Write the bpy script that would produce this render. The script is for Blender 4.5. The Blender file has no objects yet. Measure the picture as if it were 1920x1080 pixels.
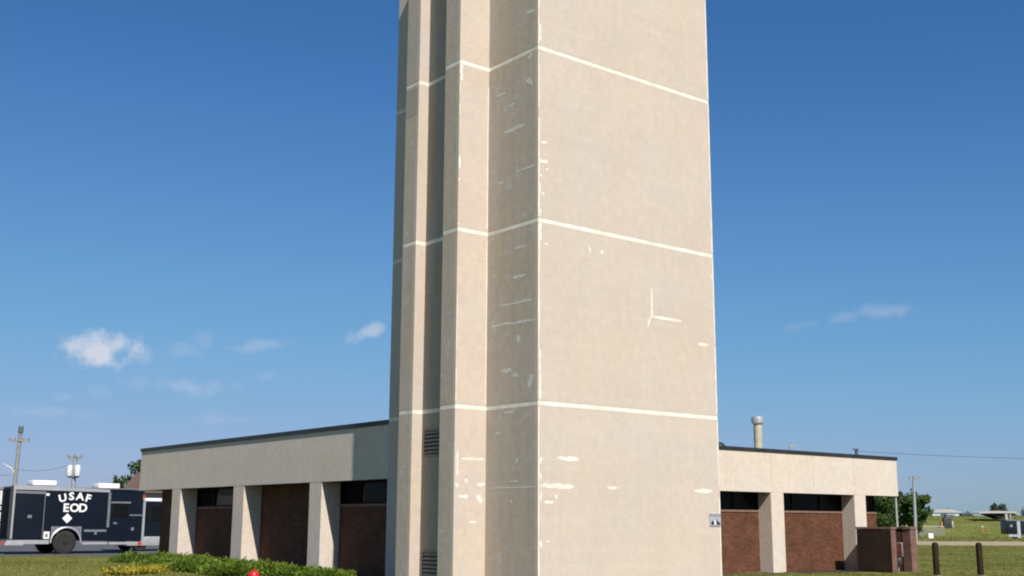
import bpy, bmesh, math, random
import numpy as np
from mathutils import Vector, Matrix

random.seed(7)
RNG = np.random.default_rng(11)
sc = bpy.context.scene
COL = sc.collection
R = math.radians

# ------------------------------------------------------------------ camera
CAMX, CAMY, CAMZ = -16.8473, -20.0757, 1.65
YAW, PITCH, ROLL = 0.8949, 0.1966, 0.0049
fw = Vector((math.cos(YAW)*math.cos(PITCH), math.sin(YAW)*math.cos(PITCH), math.sin(PITCH)))
rt = Vector((math.sin(YAW), -math.cos(YAW), 0))
up = rt.cross(fw)
r2 = rt*math.cos(ROLL) + up*math.sin(ROLL)
u2 = -rt*math.sin(ROLL) + up*math.cos(ROLL)
cam_d = bpy.data.cameras.new('camera')
cam = bpy.data.objects.new('camera', cam_d)
COL.objects.link(cam)
m = Matrix((r2, u2, -fw)).transposed().to_4x4()
m.translation = (CAMX, CAMY, CAMZ)
cam.matrix_world = m
cam_d.sensor_width = 36
cam_d.lens = 2219.9/1920*36
cam_d.clip_start = 0.2
cam_d.clip_end = 6000
sc.camera = cam

# ------------------------------------------------------------------ light
SUN = Vector((-1.15, -4.25, 4.45)).normalized()          # towards the sun
sun_d = bpy.data.lights.new('sun', 'SUN')
sun_d.energy = 5.0
sun_d.angle = R(0.53)
sun_d.color = (1.0, 0.935, 0.85)
sun = bpy.data.objects.new('sun', sun_d)
COL.objects.link(sun)
sun.rotation_euler = SUN.to_track_quat('Z', 'Y').to_euler()
sun.location = (0, 0, 60)

world = bpy.data.worlds.new('World')
sc.world = world
world.use_nodes = True
wt = world.node_tree
for n in list(wt.nodes):
    wt.nodes.remove(n)
def wn(t, **k):
    n = wt.nodes.new(t)
    for a, b in k.items():
        setattr(n, a, b)
    return n
def wl(a, b):
    wt.links.new(a, b)
def wmath(op, a, b=None, c=None, clamp=False):
    n = wn('ShaderNodeMath', operation=op, use_clamp=clamp)
    for i, v in enumerate((a, b, c)):
        if v is None:
            continue
        if isinstance(v, (int, float)):
            n.inputs[i].default_value = v
        else:
            wl(v, n.inputs[i])
    return n.outputs[0]
out = wn('ShaderNodeOutputWorld')
bg = wn('ShaderNodeBackground')
bg.inputs['Strength'].default_value = 0.1
sky = wn('ShaderNodeTexSky', sky_type='NISHITA')
sky.sun_disc = False
sky.sun_elevation = math.asin(SUN.z)
sky.sun_rotation = math.atan2(SUN.x, SUN.y)
sky.altitude = 300
sky.air_density = 1.0
sky.dust_density = 0.7
sky.ozone_density = 2.2
# camera-film response of the whole sky (one curve per channel, same everywhere)
ssep = wn('ShaderNodeSeparateColor'); wl(sky.outputs[0], ssep.inputs[0])
scmb = wn('ShaderNodeCombineColor')
SKYCURVE = (((0, 0), (.10, .028), (.14, .044), (.196, .077), (.336, .138), (.614, .250), (1, .40)),
            ((0, 0), (.15, .088), (.234, .141), (.322, .205), (.516, .308), (.769, .362), (1, .42)),
            ((0, 0), (.30, .262), (.409, .352), (.528, .442), (.722, .525), (.80, .545), (1, .60)))
for i, pts in enumerate(SKYCURVE):
    fc = wn('ShaderNodeFloatCurve')
    cv = fc.mapping.curves[0]
    while len(cv.points) < len(pts): cv.points.new(.5, .5)
    for q, (x, y) in zip(cv.points, pts): q.location = (x, y)
    for q in cv.points: q.handle_type = 'AUTO_CLAMPED'
    fc.mapping.update()
    wl(wmath('MULTIPLY', ssep.outputs[i], 0.1), fc.inputs['Value'])
    wl(wmath('MULTIPLY', fc.outputs[0], 10.0), scmb.inputs[i])
tc = wn('ShaderNodeTexCoord')
D = tc.outputs['Generated']
noise = wn('ShaderNodeTexNoise')
noise.inputs['Scale'].default_value = 62
noise.inputs['Detail'].default_value = 5
noise.inputs['Roughness'].default_value = 0.52
wl(D, noise.inputs['Vector'])
nz = noise.outputs[0]
def wdot(v):
    n = wn('ShaderNodeVectorMath', operation='DOT_PRODUCT')
    wl(D, n.inputs[0]); n.inputs[1].default_value = v
    return n.outputs['Value']
# small fair-weather clouds: azimuth, elevation, half width, half height (tan), tilt, density
CLOUDS = [(70.70, 7.72, 0.0355, 0.0180, 0, 0.85), (69.017, 7.60, 0.0179, 0.0107, 0, 0.22), (65.928, 8.336, 0.0116, 0.0107, 10, 0.13),
          (66.75, 7.804, 0.0246, 0.008, 0, 0.13), (63.577, 8.228, 0.0335, 0.0071, 8, 0.20), (58.282, 9.048, 0.0240, 0.0071, 20, 0.45),
          (66.66, 6.22, 0.0411, 0.0076, -4, 0.20), (71.995, 5.505, 0.0116, 0.0063, 0, 0.16), (70.414, 5.81, 0.0112, 0.0063, 0, 0.10),
          (72.844, 4.827, 0.0491, 0.0063, 0, 0.12), (63.014, 6.812, 0.0125, 0.0045, 10, 0.10), (33.626, 9.745, 0.0268, 0.0071, 0, 0.20),
          (35.197, 9.618, 0.0179, 0.0054, 12, 0.13), (37.419, 9.204, 0.0201, 0.004, 5, 0.07), (64.885, 4.762, 0.0312, 0.0054, 0, 0.10),
          (22.0, 8.6, 0.05, 0.012, 4, 0.3), (14.0, 7.4, 0.06, 0.010, 0, 0.3), (84.0, 8.9, 0.05, 0.014, -3, 0.5), (96.0, 6.4, 0.07, 0.011, 0, 0.3),
          (120.0, 8.0, 0.06, 0.014, 5, 0.4), (-10.0, 8.5, 0.06, 0.012, 0, 0.4), (180.0, 9.0, 0.07, 0.016, 0, 0.4), (-60.0, 8.0, 0.06, 0.013, 0, 0.4)]
acc = None
for az, el, w1, w2, tilt, dens in CLOUDS:
    a, e, t = R(az), R(el), R(tilt)
    c = Vector((math.cos(e)*math.cos(a), math.cos(e)*math.sin(a), math.sin(e)))
    e1 = Vector((math.sin(a), -math.cos(a), 0)); e2 = e1.cross(c)
    f1 = e1*math.cos(t) + e2*math.sin(t); f2 = -e1*math.sin(t) + e2*math.cos(t)
    dc = wdot(c)
    uu = wmath('DIVIDE', wdot(f1/w1), dc); vv = wmath('DIVIDE', wdot(f2/w2), dc)
    rr = wmath('SQRT', wmath('ADD', wmath('MULTIPLY', uu, uu), wmath('MULTIPLY', vv, vv)))
    k = wmath('ADD', wmath('SUBTRACT', 1.0, rr), wmath('MULTIPLY', wmath('SUBTRACT', nz, 0.52), 2.2))
    mr = wn('ShaderNodeMapRange', interpolation_type='SMOOTHSTEP')
    mr.inputs['From Min'].default_value = -0.15; mr.inputs['From Max'].default_value = 0.8
    mr.inputs['To Min'].default_value = 0; mr.inputs['To Max'].default_value = dens
    wl(k, mr.inputs['Value'])
    al = wmath('MULTIPLY', mr.outputs[0], wmath('MULTIPLY', wmath('LESS_THAN', rr, 2.2), wmath('GREATER_THAN', dc, 0.5)))
    acc = al if acc is None else wmath('MAXIMUM', acc, al)
mix = wn('ShaderNodeMix', data_type='RGBA')
wl(acc, mix.inputs[0])
wl(scmb.outputs[0], mix.inputs[6])
mix.inputs[7].default_value = (5.4, 5.6, 6.3, 1)
wl(mix.outputs[2], bg.inputs['Color'])
wl(bg.outputs[0], out.inputs['Surface'])

sc.view_settings.view_transform = 'Standard'
sc.view_settings.look = 'None'
sc.view_settings.gamma = 1
sc.view_settings.use_curve_mapping = False
sc.view_settings.exposure = 0.34
sc.render.engine = 'CYCLES'
sc.cycles.max_bounces = 6
sc.cycles.filter_width = 2.0

# ------------------------------------------------------------------ materials
def new_mat(name):
    mt = bpy.data.materials.new(name); mt.use_nodes = True
    nt = mt.node_tree
    return mt, nt, nt.nodes['Principled BSDF']
def simple(name, col, rough=0.6, metal=0.0, var=0.12, scale=6.0, bump=0.0, spec=0.4):
    mt, nt, b = new_mat(name)
    b.inputs['Roughness'].default_value = rough
    b.inputs['Metallic'].default_value = metal
    b.inputs['Specular IOR Level'].default_value = spec
    t = nt.nodes.new('ShaderNodeTexCoord')
    n = nt.nodes.new('ShaderNodeTexNoise'); n.inputs['Scale'].default_value = scale; n.inputs['Detail'].default_value = 6
    nt.links.new(t.outputs['Object'], n.inputs['Vector'])
    r = nt.nodes.new('ShaderNodeValToRGB')
    r.color_ramp.elements[0].position = 0.3; r.color_ramp.elements[1].position = 0.7
    r.color_ramp.elements[0].color = tuple(c*(1-var) for c in col)+(1,)
    r.color_ramp.elements[1].color = tuple(min(1, c*(1+var)) for c in col)+(1,)
    nt.links.new(n.outputs[0], r.inputs[0]); nt.links.new(r.outputs[0], b.inputs['Base Color'])
    if bump:
        bp = nt.nodes.new('ShaderNodeBump'); bp.inputs['Strength'].default_value = bump; bp.inputs['Distance'].default_value = 0.02
        nt.links.new(n.outputs[0], bp.inputs['Height']); nt.links.new(bp.outputs[0], b.inputs['Normal'])
    return mt

def masonry(name, col, patchy=0.0, rough_bump=0.0, fine=0.08, course=0.2, courses=0.022, streak=0.0, patch_col=(0.52, 0.53, 0.52)):
    """painted precast / block wall: broad mottling, fine grain, faint coursing, dribbles and chalky repair smears"""
    mt, nt, b = new_mat(name)
    N, L = nt.nodes, nt.links
    b.inputs['Roughness'].default_value = 0.9
    b.inputs['Specular IOR Level'].default_value = 0.2
    t = N.new('ShaderNodeTexCoord')
    sep = N.new('ShaderNodeSeparateXYZ'); L.new(t.outputs['Object'], sep.inputs[0])
    ad = N.new('ShaderNodeMath'); ad.operation = 'ADD'; L.new(sep.outputs[0], ad.inputs[0]); L.new(sep.outputs[1], ad.inputs[1])
    cmb = N.new('ShaderNodeCombineXYZ'); L.new(ad.outputs[0], cmb.inputs[0]); L.new(sep.outputs[2], cmb.inputs[1])
    def noise(scale, detail=5, vec=None, rough=0.55):
        n = N.new('ShaderNodeTexNoise'); n.inputs['Scale'].default_value = scale; n.inputs['Detail'].default_value = detail
        n.inputs['Roughness'].default_value = rough
        L.new(vec or t.outputs['Object'], n.inputs['Vector']); return n.outputs[0]
    def remap(v, a, c, d, e):
        r = N.new('ShaderNodeMapRange'); r.inputs[1].default_value = a; r.inputs[2].default_value = c
        r.inputs[3].default_value = d; r.inputs[4].default_value = e; L.new(v, r.inputs[0]); return r.outputs[0]
    def mul(a, c):
        n = N.new('ShaderNodeMath'); n.operation = 'MULTIPLY'; L.new(a, n.inputs[0]); L.new(c, n.inputs[1]); return n.outputs[0]
    broad = remap(noise(0.7, 6), 0.3, 0.7, 1-0.03, 1+0.03)
    mid = remap(noise(5, 6), 0.3, 0.7, 1-fine*0.6, 1+fine*0.6)
    grain = remap(noise(34, 3, rough=0.7), 0.3, 0.7, 1-fine, 1+fine)
    mp = N.new('ShaderNodeMapping'); mp.inputs['Scale'].default_value = (5.0, 5.0, 0.35); L.new(t.outputs['Object'], mp.inputs[0])
    dr = remap(noise(1.0, 5, mp.outputs[0]), 0.35, 0.7, 1.012+streak*0.4, 1-0.012-streak)
    br = N.new('ShaderNodeTexBrick'); L.new(cmb.outputs[0], br.inputs['Vector'])
    br.inputs['Scale'].default_value = 1.0; br.inputs['Brick Width'].default_value = 12.0; br.inputs['Row Height'].default_value = course
    br.inputs['Mortar Size'].default_value = 0.008; br.inputs['Mortar Smooth'].default_value = 0.5
    br.inputs['Color1'].default_value = (1, 1, 1, 1); br.inputs['Color2'].default_value = (1-courses, 1-courses, 1-courses, 1)
    br.inputs['Mortar'].default_value = (1-2*courses,)*3+(1,)
    v = mul(mul(mul(broad, mid), mul(grain, dr)), br.outputs[0])
    hue = N.new('ShaderNodeMix'); hue.data_type = 'RGBA'
    L.new(remap(noise(0.45, 4), 0.35, 0.65, 0, 1), hue.inputs[0])
    hue.inputs[6].default_value = (col[0]*0.985, col[1]*1.0, col[2]*1.02, 1)
    hue.inputs[7].default_value = (col[0]*1.015, col[1]*0.995, col[2]*0.95, 1)
    vm = N.new('ShaderNodeVectorMath'); vm.operation = 'SCALE'
    L.new(hue.outputs[2], vm.inputs[0]); L.new(v, vm.inputs['Scale'])
    res = vm.outputs[0]
    if patchy:
        mp2 = N.new('ShaderNodeMapping'); mp2.inputs['Scale'].default_value = (1, 1.0, 1.5); L.new(t.outputs['Object'], mp2.inputs[0])
        a1 = remap(noise(3.4, 8, mp2.outputs[0], 0.68), 0.55, 0.68, 0, 1)
        a2 = remap(noise(0.8, 3), 0.40, 0.60, 0, 1)
        pm = N.new('ShaderNodeMix'); pm.data_type = 'RGBA'
        k = mul(a1, a2)
        kk = remap(k, 0, 1, 0, patchy); L.new(kk, pm.inputs[0])
        L.new(res, pm.inputs[6]); pm.inputs[7].default_value = patch_col+(1,)
        res = pm.outputs[2]
    L.new(res, b.inputs['Base Color'])
    bp = N.new('ShaderNodeBump'); bp.inputs['Strength'].default_value = 0.25; bp.inputs['Distance'].default_value = 0.006
    L.new(mul(br.outputs[0], grain), bp.inputs['Height']); L.new(bp.outputs[0], b.inputs['Normal'])
    if rough_bump:      # exposed pebbles: real relief finer than a pixel
        b2 = N.new('ShaderNodeBump'); b2.inputs['Strength'].default_value = rough_bump; b2.inputs['Distance'].default_value = 0.010
        L.new(noise(70, 2), b2.inputs['Height']); L.new(bp.outputs[0], b2.inputs['Normal']); L.new(b2.outputs[0], b.inputs['Normal'])
    return mt

def brick_mat(name, c1, c2, mortar):
    mt, nt, b = new_mat(name); N, L = nt.nodes, nt.links
    b.inputs['Roughness'].default_value = 0.85; b.inputs['Specular IOR Level'].default_value = 0.2
    t = N.new('ShaderNodeTexCoord'); sep = N.new('ShaderNodeSeparateXYZ'); L.new(t.outputs['Object'], sep.inputs[0])
    ad = N.new('ShaderNodeMath'); ad.operation = 'ADD'; L.new(sep.outputs[0], ad.inputs[0]); L.new(sep.outputs[1], ad.inputs[1])
    cmb = N.new('ShaderNodeCombineXYZ'); L.new(ad.outputs[0], cmb.inputs[0]); L.new(sep.outputs[2], cmb.inputs[1])
    br = N.new('ShaderNodeTexBrick'); L.new(cmb.outputs[0], br.inputs['Vector'])
    br.inputs['Scale'].default_value = 1; br.inputs['Brick Width'].default_value = 0.2; br.inputs['Row Height'].default_value = 0.067
    br.inputs['Mortar Size'].default_value = 0.006; br.inputs['Bias'].default_value = -0.1
    br.inputs['Color1'].default_value = c1+(1,); br.inputs['Color2'].default_value = c2+(1,); br.inputs['Mortar'].default_value = mortar+(1,)
    n = N.new('ShaderNodeTexNoise'); n.inputs['Scale'].default_value = 2.2; n.inputs['Detail'].default_value = 6
    L.new(t.outputs['Object'], n.inputs['Vector'])
    r = N.new('ShaderNodeMapRange'); r.inputs[1].default_value = .3; r.inputs[2].default_value = .7; r.inputs[3].default_value = .8; r.inputs[4].default_value = 1.2
    L.new(n.outputs[0], r.inputs[0])
    vm = N.new('ShaderNodeVectorMath'); vm.operation = 'SCALE'; L.new(br.outputs[0], vm.inputs[0]); L.new(r.outputs[0], vm.inputs['Scale'])
    L.new(vm.outputs[0], b.inputs['Base Color'])
    bp = N.new('ShaderNodeBump'); bp.inputs['Strength'].default_value = 0.5; bp.inputs['Distance'].default_value = 0.008; bp.invert = True
    L.new(br.outputs['Fac'], bp.inputs['Height']); L.new(bp.outputs[0], b.inputs['Normal'])
    return mt

def leaf_mat(name, dark, light, trans=0.35, rough=0.6, scale=1.1):
    mt, nt, b = new_mat(name); N, L = nt.nodes, nt.links
    g = N.new('ShaderNodeNewGeometry')
    r = N.new('ShaderNodeValToRGB'); r.color_ramp.elements[0].color = dark+(1,); r.color_ramp.elements[1].color = light+(1,)
    t = N.new('ShaderNodeTexCoord'); n = N.new('ShaderNodeTexNoise'); n.inputs['Scale'].default_value = scale; n.inputs['Detail'].default_value = 5
    L.new(t.outputs['Object'], n.inputs['Vector'])
    a = N.new('ShaderNodeMath'); a.operation = 'MULTIPLY_ADD'; L.new(g.outputs['Random Per Island'], a.inputs[0]); a.inputs[1].default_value = 0.55
    s = N.new('ShaderNodeMapRange'); s.inputs[1].default_value = .3; s.inputs[2].default_value = .7; s.inputs[3].default_value = -0.05; s.inputs[4].default_value = .5
    L.new(n.outputs[0], s.inputs[0]); L.new(s.outputs[0], a.inputs[2])
    L.new(a.outputs[0], r.inputs[0]); L.new(r.outputs[0], b.inputs['Base Color'])
    b.inputs['Roughness'].default_value = rough; b.inputs['Specular IOR Level'].default_value = 0.25
    tr = N.new('ShaderNodeBsdfTranslucent'); L.new(r.outputs[0], tr.inputs['Color'])
    mx = N.new('ShaderNodeMixShader'); mx.inputs[0].default_value = trans
    L.new(b.outputs[0], mx.inputs[1]); L.new(tr.outputs[0], mx.inputs[2])
    L.new(mx.outputs[0], nt.nodes['Material Output'].inputs['Surface'])
    return mt

def ground_mat():
    mt, nt, b = new_mat('lawn'); N, L = nt.nodes, nt.links
    b.inputs['Roughness'].default_value = 0.95; b.inputs['Specular IOR Level'].default_value = 0.1
    t = N.new('ShaderNodeTexCoord')
    def noise(s, d=6, r=.6):
        n = N.new('ShaderNodeTexNoise'); n.inputs['Scale'].default_value = s; n.inputs['Detail'].default_value = d; n.inputs['Roughness'].default_value = r
        L.new(t.outputs['Object'], n.inputs['Vector']); return n.outputs[0]
    r1 = N.new('ShaderNodeValToRGB'); L.new(noise(0.16), r1.inputs[0])
    e = r1.color_ramp.elements
    e[0].position = .30; e[0].color = (0.098, 0.128, 0.027, 1)
    e[1].position = .70; e[1].color = (0.240, 0.210, 0.074, 1)
    k = e.new(.48); k.color = (0.140, 0.158, 0.038, 1)
    k = e.new(.60); k.color = (0.172, 0.180, 0.048, 1)
    r2_ = N.new('ShaderNodeMapRange'); L.new(noise(1.7, 8, .7), r2_.inputs[0])
    r2_.inputs[1].default_value = .25; r2_.inputs[2].default_value = .75; r2_.inputs[3].default_value = .65; r2_.inputs[4].default_value = 1.35
    r3 = N.new('ShaderNodeMapRange'); L.new(noise(14, 4, .8), r3.inputs[0])
    r3.inputs[1].default_value = .25; r3.inputs[2].default_value = .75; r3.inputs[3].default_value = .75; r3.inputs[4].default_value = 1.25
    mm = N.new('ShaderNodeMath'); mm.operation = 'MULTIPLY'; L.new(r2_.outputs[0], mm.inputs[0]); L.new(r3.outputs[0], mm.inputs[1])
    vm = N.new('ShaderNodeVectorMath'); vm.operation = 'SCALE'; L.new(r1.outputs[0], vm.inputs[0]); L.new(mm.outputs[0], vm.inputs['Scale'])
    L.new(vm.outputs[0], b.inputs['Base Color'])
    bp = N.new('ShaderNodeBump'); bp.inputs['Strength'].default_value = .6; bp.inputs['Distance'].default_value = .08
    L.new(r3.outputs[0], bp.inputs['Height']); L.new(bp.outputs[0], b.inputs['Normal'])
    return mt

WALL = (0.512, 0.438, 0.378)
M = {}
M['wall'] = masonry('painted_wall', WALL)
M['wall_smeared'] = masonry('smeared_wall', (0.44, 0.38, 0.315), patchy=0.85, fine=0.10, streak=0.04)
M['fascia'] = masonry('precast_aggregate', (0.59, 0.515, 0.445), fine=0.10, courses=0.006, course=0.6, streak=0.0, rough_bump=1.0)
M['caulk'] = simple('pale_caulk', (0.69, 0.65, 0.575), .75, var=.15, scale=3.0)
M['caulk_grey'] = simple('grey_filler', (0.55, 0.535, 0.495), .85, var=.10, scale=12)
M['stain'] = masonry('grey_stained_wall', (0.36, 0.32, 0.265))
M['recess_shade'] = masonry('shaded_recess_wall', (0.34, 0.31, 0.27), streak=.06)  # darker wall colour carries the shade of the shaft recess
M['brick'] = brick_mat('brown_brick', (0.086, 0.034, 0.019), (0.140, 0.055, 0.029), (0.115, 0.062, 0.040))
M['brick_dark'] = brick_mat('umber_brick', (0.15, 0.075, 0.058), (0.19, 0.10, 0.08), (0.16, 0.12, 0.10))
M['sill'] = simple('brick_sill', (0.19, 0.115, 0.085), .8, var=.2, scale=9)
M['coping'] = simple('dark_bronze_coping', (0.035, 0.036, 0.038), .45, .3, var=.15, scale=2)
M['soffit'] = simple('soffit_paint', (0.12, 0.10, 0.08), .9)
M['dark_ground'] = simple('dark_ground_sheet', (0.035, 0.026, 0.018), .95, var=.4, scale=14, bump=.6)  # dark tone of the added ground sheets
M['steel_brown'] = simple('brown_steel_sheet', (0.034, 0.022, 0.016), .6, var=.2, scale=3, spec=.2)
M['roof'] = simple('gravel_roof', (0.22, 0.21, 0.19), .95, var=.2, scale=30)
M['glass'] = simple('dark_window_glass', (0.008, 0.009, 0.010), .06, var=.2, scale=.6, spec=.05)
M['bronze'] = simple('bronze_frame', (0.010, 0.008, 0.006), .6, .1, spec=.1)
M['louvre'] = simple('louvre_metal', (0.24, 0.21, 0.17), .6, .2)
M['dark'] = simple('dark_void', (0.012, 0.012, 0.012), .9)
M['navy'] = simple('navy_paint', (0.0065, 0.0105, 0.020), .28, 0, var=.1, scale=1.5, spec=.5)
M['alu'] = simple('brushed_aluminium', (0.50, 0.51, 0.54), .42, .5, var=.1, scale=8)
M['alu_dull'] = simple('dull_aluminium', (0.21, 0.225, 0.255), .5, .4, var=.12, scale=8)
M['white'] = simple('white_paint', (0.80, 0.80, 0.78), .5, var=.05)
M['letter'] = simple('white_vinyl', (0.78, 0.78, 0.78), .6, var=.03)
M['tyre'] = simple('tyre_rubber', (0.022, 0.021, 0.020), .85, var=.3, scale=20)
M['rim'] = simple('dark_steel_rim', (0.035, 0.035, 0.037), .5, .4)
M['red'] = simple('red_lens', (0.45, 0.06, 0.04), .3)
M['hyd'] = simple('red_enamel', (0.48, 0.012, 0.012), .35, var=.15, scale=8)
M['hydcap'] = simple('dull_red_enamel', (0.30, 0.012, 0.012), .4)
M['asphalt'] = simple('asphalt', (0.075, 0.075, 0.080), .92, var=.22, scale=1.2, bump=.3)
M['road'] = simple('pale_dusty_road', (0.31, 0.255, 0.155), .95, var=.18, scale=.7)
M['slab'] = simple('weathered_slab', (0.20, 0.18, 0.135), .95, var=.3, scale=2.2)
M['lawn'] = ground_mat()
M['grass'] = leaf_mat('grass_blade', (0.120, 0.148, 0.026), (0.340, 0.305, 0.100), .4, .6, .22)
M['juniper'] = leaf_mat('juniper_needle', (0.060, 0.108, 0.012), (0.26, 0.36, 0.045), .45)
M['leaf_a'] = leaf_mat('broad_leaf', (0.040, 0.080, 0.018), (0.120, 0.200, 0.045), .45)
M['leaf_b'] = leaf_mat('dark_leaf', (0.028, 0.058, 0.018), (0.085, 0.145, 0.040), .4)
M['leaf_far'] = leaf_mat('blue_grey_leaf', (0.040, 0.062, 0.050), (0.075, 0.108, 0.080), .3)  # greyer, bluer greens for the distant trees
M['flower'] = leaf_mat('yellow_bloom', (0.16, 0.16, 0.020), (0.50, 0.40, 0.04), .3)
M['bark'] = simple('bark', (0.11, 0.085, 0.06), .9, var=.3, scale=12, bump=.4)
M['pole'] = simple('grey_timber_pole', (0.25, 0.235, 0.205), .9, var=.2, scale=5)
M['pole_tip'] = simple('weathered_pole_tip', (0.09, 0.11, 0.12), .8)
M['post'] = simple('brown_post_paint', (0.026, 0.015, 0.008), .75, var=.3, scale=8, spec=.15)
M['galv'] = simple('galvanised_steel', (0.36, 0.37, 0.37), .5, .4)
M['tank'] = simple('transformer_paint', (0.62, 0.64, 0.66), .4)
M['wire'] = simple('wire', (0.06, 0.06, 0.065), .6)
M['flue'] = simple('flue_sheet', (0.42, 0.39, 0.29), .7, .1, var=.2, scale=4)
M['fluecap'] = simple('flue_cap', (0.50, 0.51, 0.52), .4, .5)
M['browntile'] = simple('brown_shingle', (0.10, 0.06, 0.048), .9, var=.25, scale=6)
M['greywall'] = simple('grey_render', (0.34, 0.33, 0.32), .9)
M['signface'] = simple('sign_lavender', (0.36, 0.36, 0.42), .5, var=.05)
M['signgrey'] = simple('sign_grey', (0.24, 0.24, 0.26), .5)
M['signdark'] = simple('sign_dark', (0.035, 0.035, 0.04), .5)
M['box_red'] = simple('oxide_box', (0.060, 0.016, 0.012), .8, spec=.15)
M['pale_shed'] = simple('pale_shed', (0.42, 0.50, 0.58), .7)
M['pinkroof'] = simple('pale_roof', (0.38, 0.365, 0.35), .7)
M['truckpanel'] = simple('grey_white_panel', (0.55, 0.55, 0.53), .6, var=.3, scale=5)
M['orange'] = simple('faded_orange', (0.45, 0.20, 0.06), .7)

# ------------------------------------------------------------------ helpers
def W(s, d, z=0.0):
    """metres right of / ahead of the photographer's spot -> world"""
    return Vector((CAMX + d*math.cos(YAW) + s*math.sin(YAW), CAMY + d*math.sin(YAW) - s*math.cos(YAW), z))
def SD(x, y):
    dx, dy = x-CAMX, y-CAMY
    return dx*math.sin(YAW) - dy*math.cos(YAW), dx*math.cos(YAW) + dy*math.sin(YAW)
def sm(t):
    t = np.clip(t, 0, 1); return t*t*(3-2*t)
def gz_sd(s, d):
    left = 0.31*sm((-s-1)/9)*sm((d-16)/18) + 0.07*sm((-s-8)/6)*sm((d-41)/5)
    ang = s/np.maximum(d, 1)
    mound = 3.4*sm((d-163)/52)*sm((ang-0.20)/0.10)
    wob = 0.35*np.sin(s*0.043+0.6)*np.sin(d*0.031)*sm((d-150)/60)
    return left + mound + wob*sm((ang-0.2)/.1)
def gz(x, y):
    s, d = SD(x, y); return float(gz_sd(np.float64(s), np.float64(d)))

def tag(o, label=None, cat=None, group=None, kind=None):
    if label: o['label'] = label
    if cat: o['category'] = cat
    if group: o['group'] = group
    if kind: o['kind'] = kind
    return o
def thing(name, label, cat, loc=(0, 0, 0), rz=0.0, group=None):
    o = bpy.data.objects.new(name, None); COL.objects.link(o)
    o.empty_display_size = 0.2
    o.location = loc; o.rotation_euler = (0, 0, rz)
    return tag(o, label, cat, group)

class MB:
    """collects boxes, tubes and lathes; build() links them as one mesh object"""
    def __init__(s): s.bm = bmesh.new()
    def box(s, a, b, bev=0.0):
        x0, y0, z0 = (min(p, q) for p, q in zip(a, b)); x1, y1, z1 = (max(p, q) for p, q in zip(a, b))
        bm = s.bm if not bev else bmesh.new()
        v = [bm.verts.new(c) for c in ((x0,y0,z0),(x1,y0,z0),(x1,y1,z0),(x0,y1,z0),(x0,y0,z1),(x1,y0,z1),(x1,y1,z1),(x0,y1,z1))]
        for f in ((3,2,1,0),(4,5,6,7),(0,1,5,4),(1,2,6,5),(2,3,7,6),(3,0,4,7)):
            bm.faces.new([v[i] for i in f])
        if bev:
            bmesh.ops.bevel(bm, geom=bm.edges[:], offset=bev, segments=2, affect='EDGES', profile=0.6)
            me = bpy.data.meshes.new('t'); bm.to_mesh(me); bm.free(); s.bm.from_mesh(me); bpy.data.meshes.remove(me)
        return s
    def prism(s, poly, y0, y1):
        """poly in x,z extruded along y"""
        n = len(poly)
        A = [s.bm.verts.new((p[0], y0, p[1])) for p in poly]; B = [s.bm.verts.new((p[0], y1, p[1])) for p in poly]
        s.bm.faces.new(A); s.bm.faces.new(B[::-1])
        for i in range(n):
            s.bm.faces.new((A[(i+1) % n], A[i], B[i], B[(i+1) % n]))
        return s
    def poly(s, pts):
        s.bm.faces.new([s.bm.verts.new(p) for p in pts]); return s
    def tube(s, pts, r, n=8, cap=True):
        pts = [Vector(p) for p in pts]
        rs = r if isinstance(r, (list, tuple)) else [r]*len(pts)
        rings = []
        for i, p in enumerate(pts):
            d = (pts[min(i+1, len(pts)-1)] - pts[max(i-1, 0)]).normalized()
            q = d.to_track_quat('Z', 'Y')
            rings.append([s.bm.verts.new(p + q @ Vector((rs[i]*math.cos(2*math.pi*k/n), rs[i]*math.sin(2*math.pi*k/n), 0))) for k in range(n)])
        for a, b in zip(rings, rings[1:]):
            for k in range(n):
                f = s.bm.faces.new((a[k], a[(k+1) % n], b[(k+1) % n], b[k])); f.smooth = n > 6
        if cap:
            s.bm.faces.new(rings[0][::-1]); s.bm.faces.new(rings[-1])
        return s
    def lathe(s, prof, c=(0, 0, 0), n=20, axis='Z'):
        rings = []
        for r, h in prof:
            ring = []
            for k in range(n):
                a = 2*math.pi*k/n
                p = Vector((max(r, 1e-4)*math.cos(a), max(r, 1e-4)*math.sin(a), h))
                if axis == 'Y': p = Vector((p.x, p.z, p.y))
                ring.append(s.bm.verts.new(p + Vector(c)))
            rings.append(ring)
        for a, b in zip(rings, rings[1:]):
            for k in range(n):
                f = s.bm.faces.new((a[k], a[(k+1) % n], b[(k+1) % n], b[k])); f.smooth = True
        s.bm.faces.new(rings[0][::-1]); s.bm.faces.new(rings[-1])
        return s
    def build(s, name, mat, parent=None, sharp=True):
        bmesh.ops.recalc_face_normals(s.bm, faces=s.bm.faces[:])
        me = bpy.data.meshes.new(name); s.bm.to_mesh(me); s.bm.free()
        if sharp:
            try: me.set_sharp_from_angle(angle=R(40))
            except Exception: pass
        me.materials.append(mat)
        o = bpy.data.objects.new(name, me); COL.objects.link(o)
        if parent: o.parent = parent
        return o
def box(name, a, b, mat, parent=None, bev=0.0):
    return MB().box(a, b, bev).build(name, mat, parent)
def copy_tree(o, parent=None):
    c = o.copy(); COL.objects.link(c)
    if parent: c.parent = parent
    for ch in o.children: copy_tree(ch, c)
    return c

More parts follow.
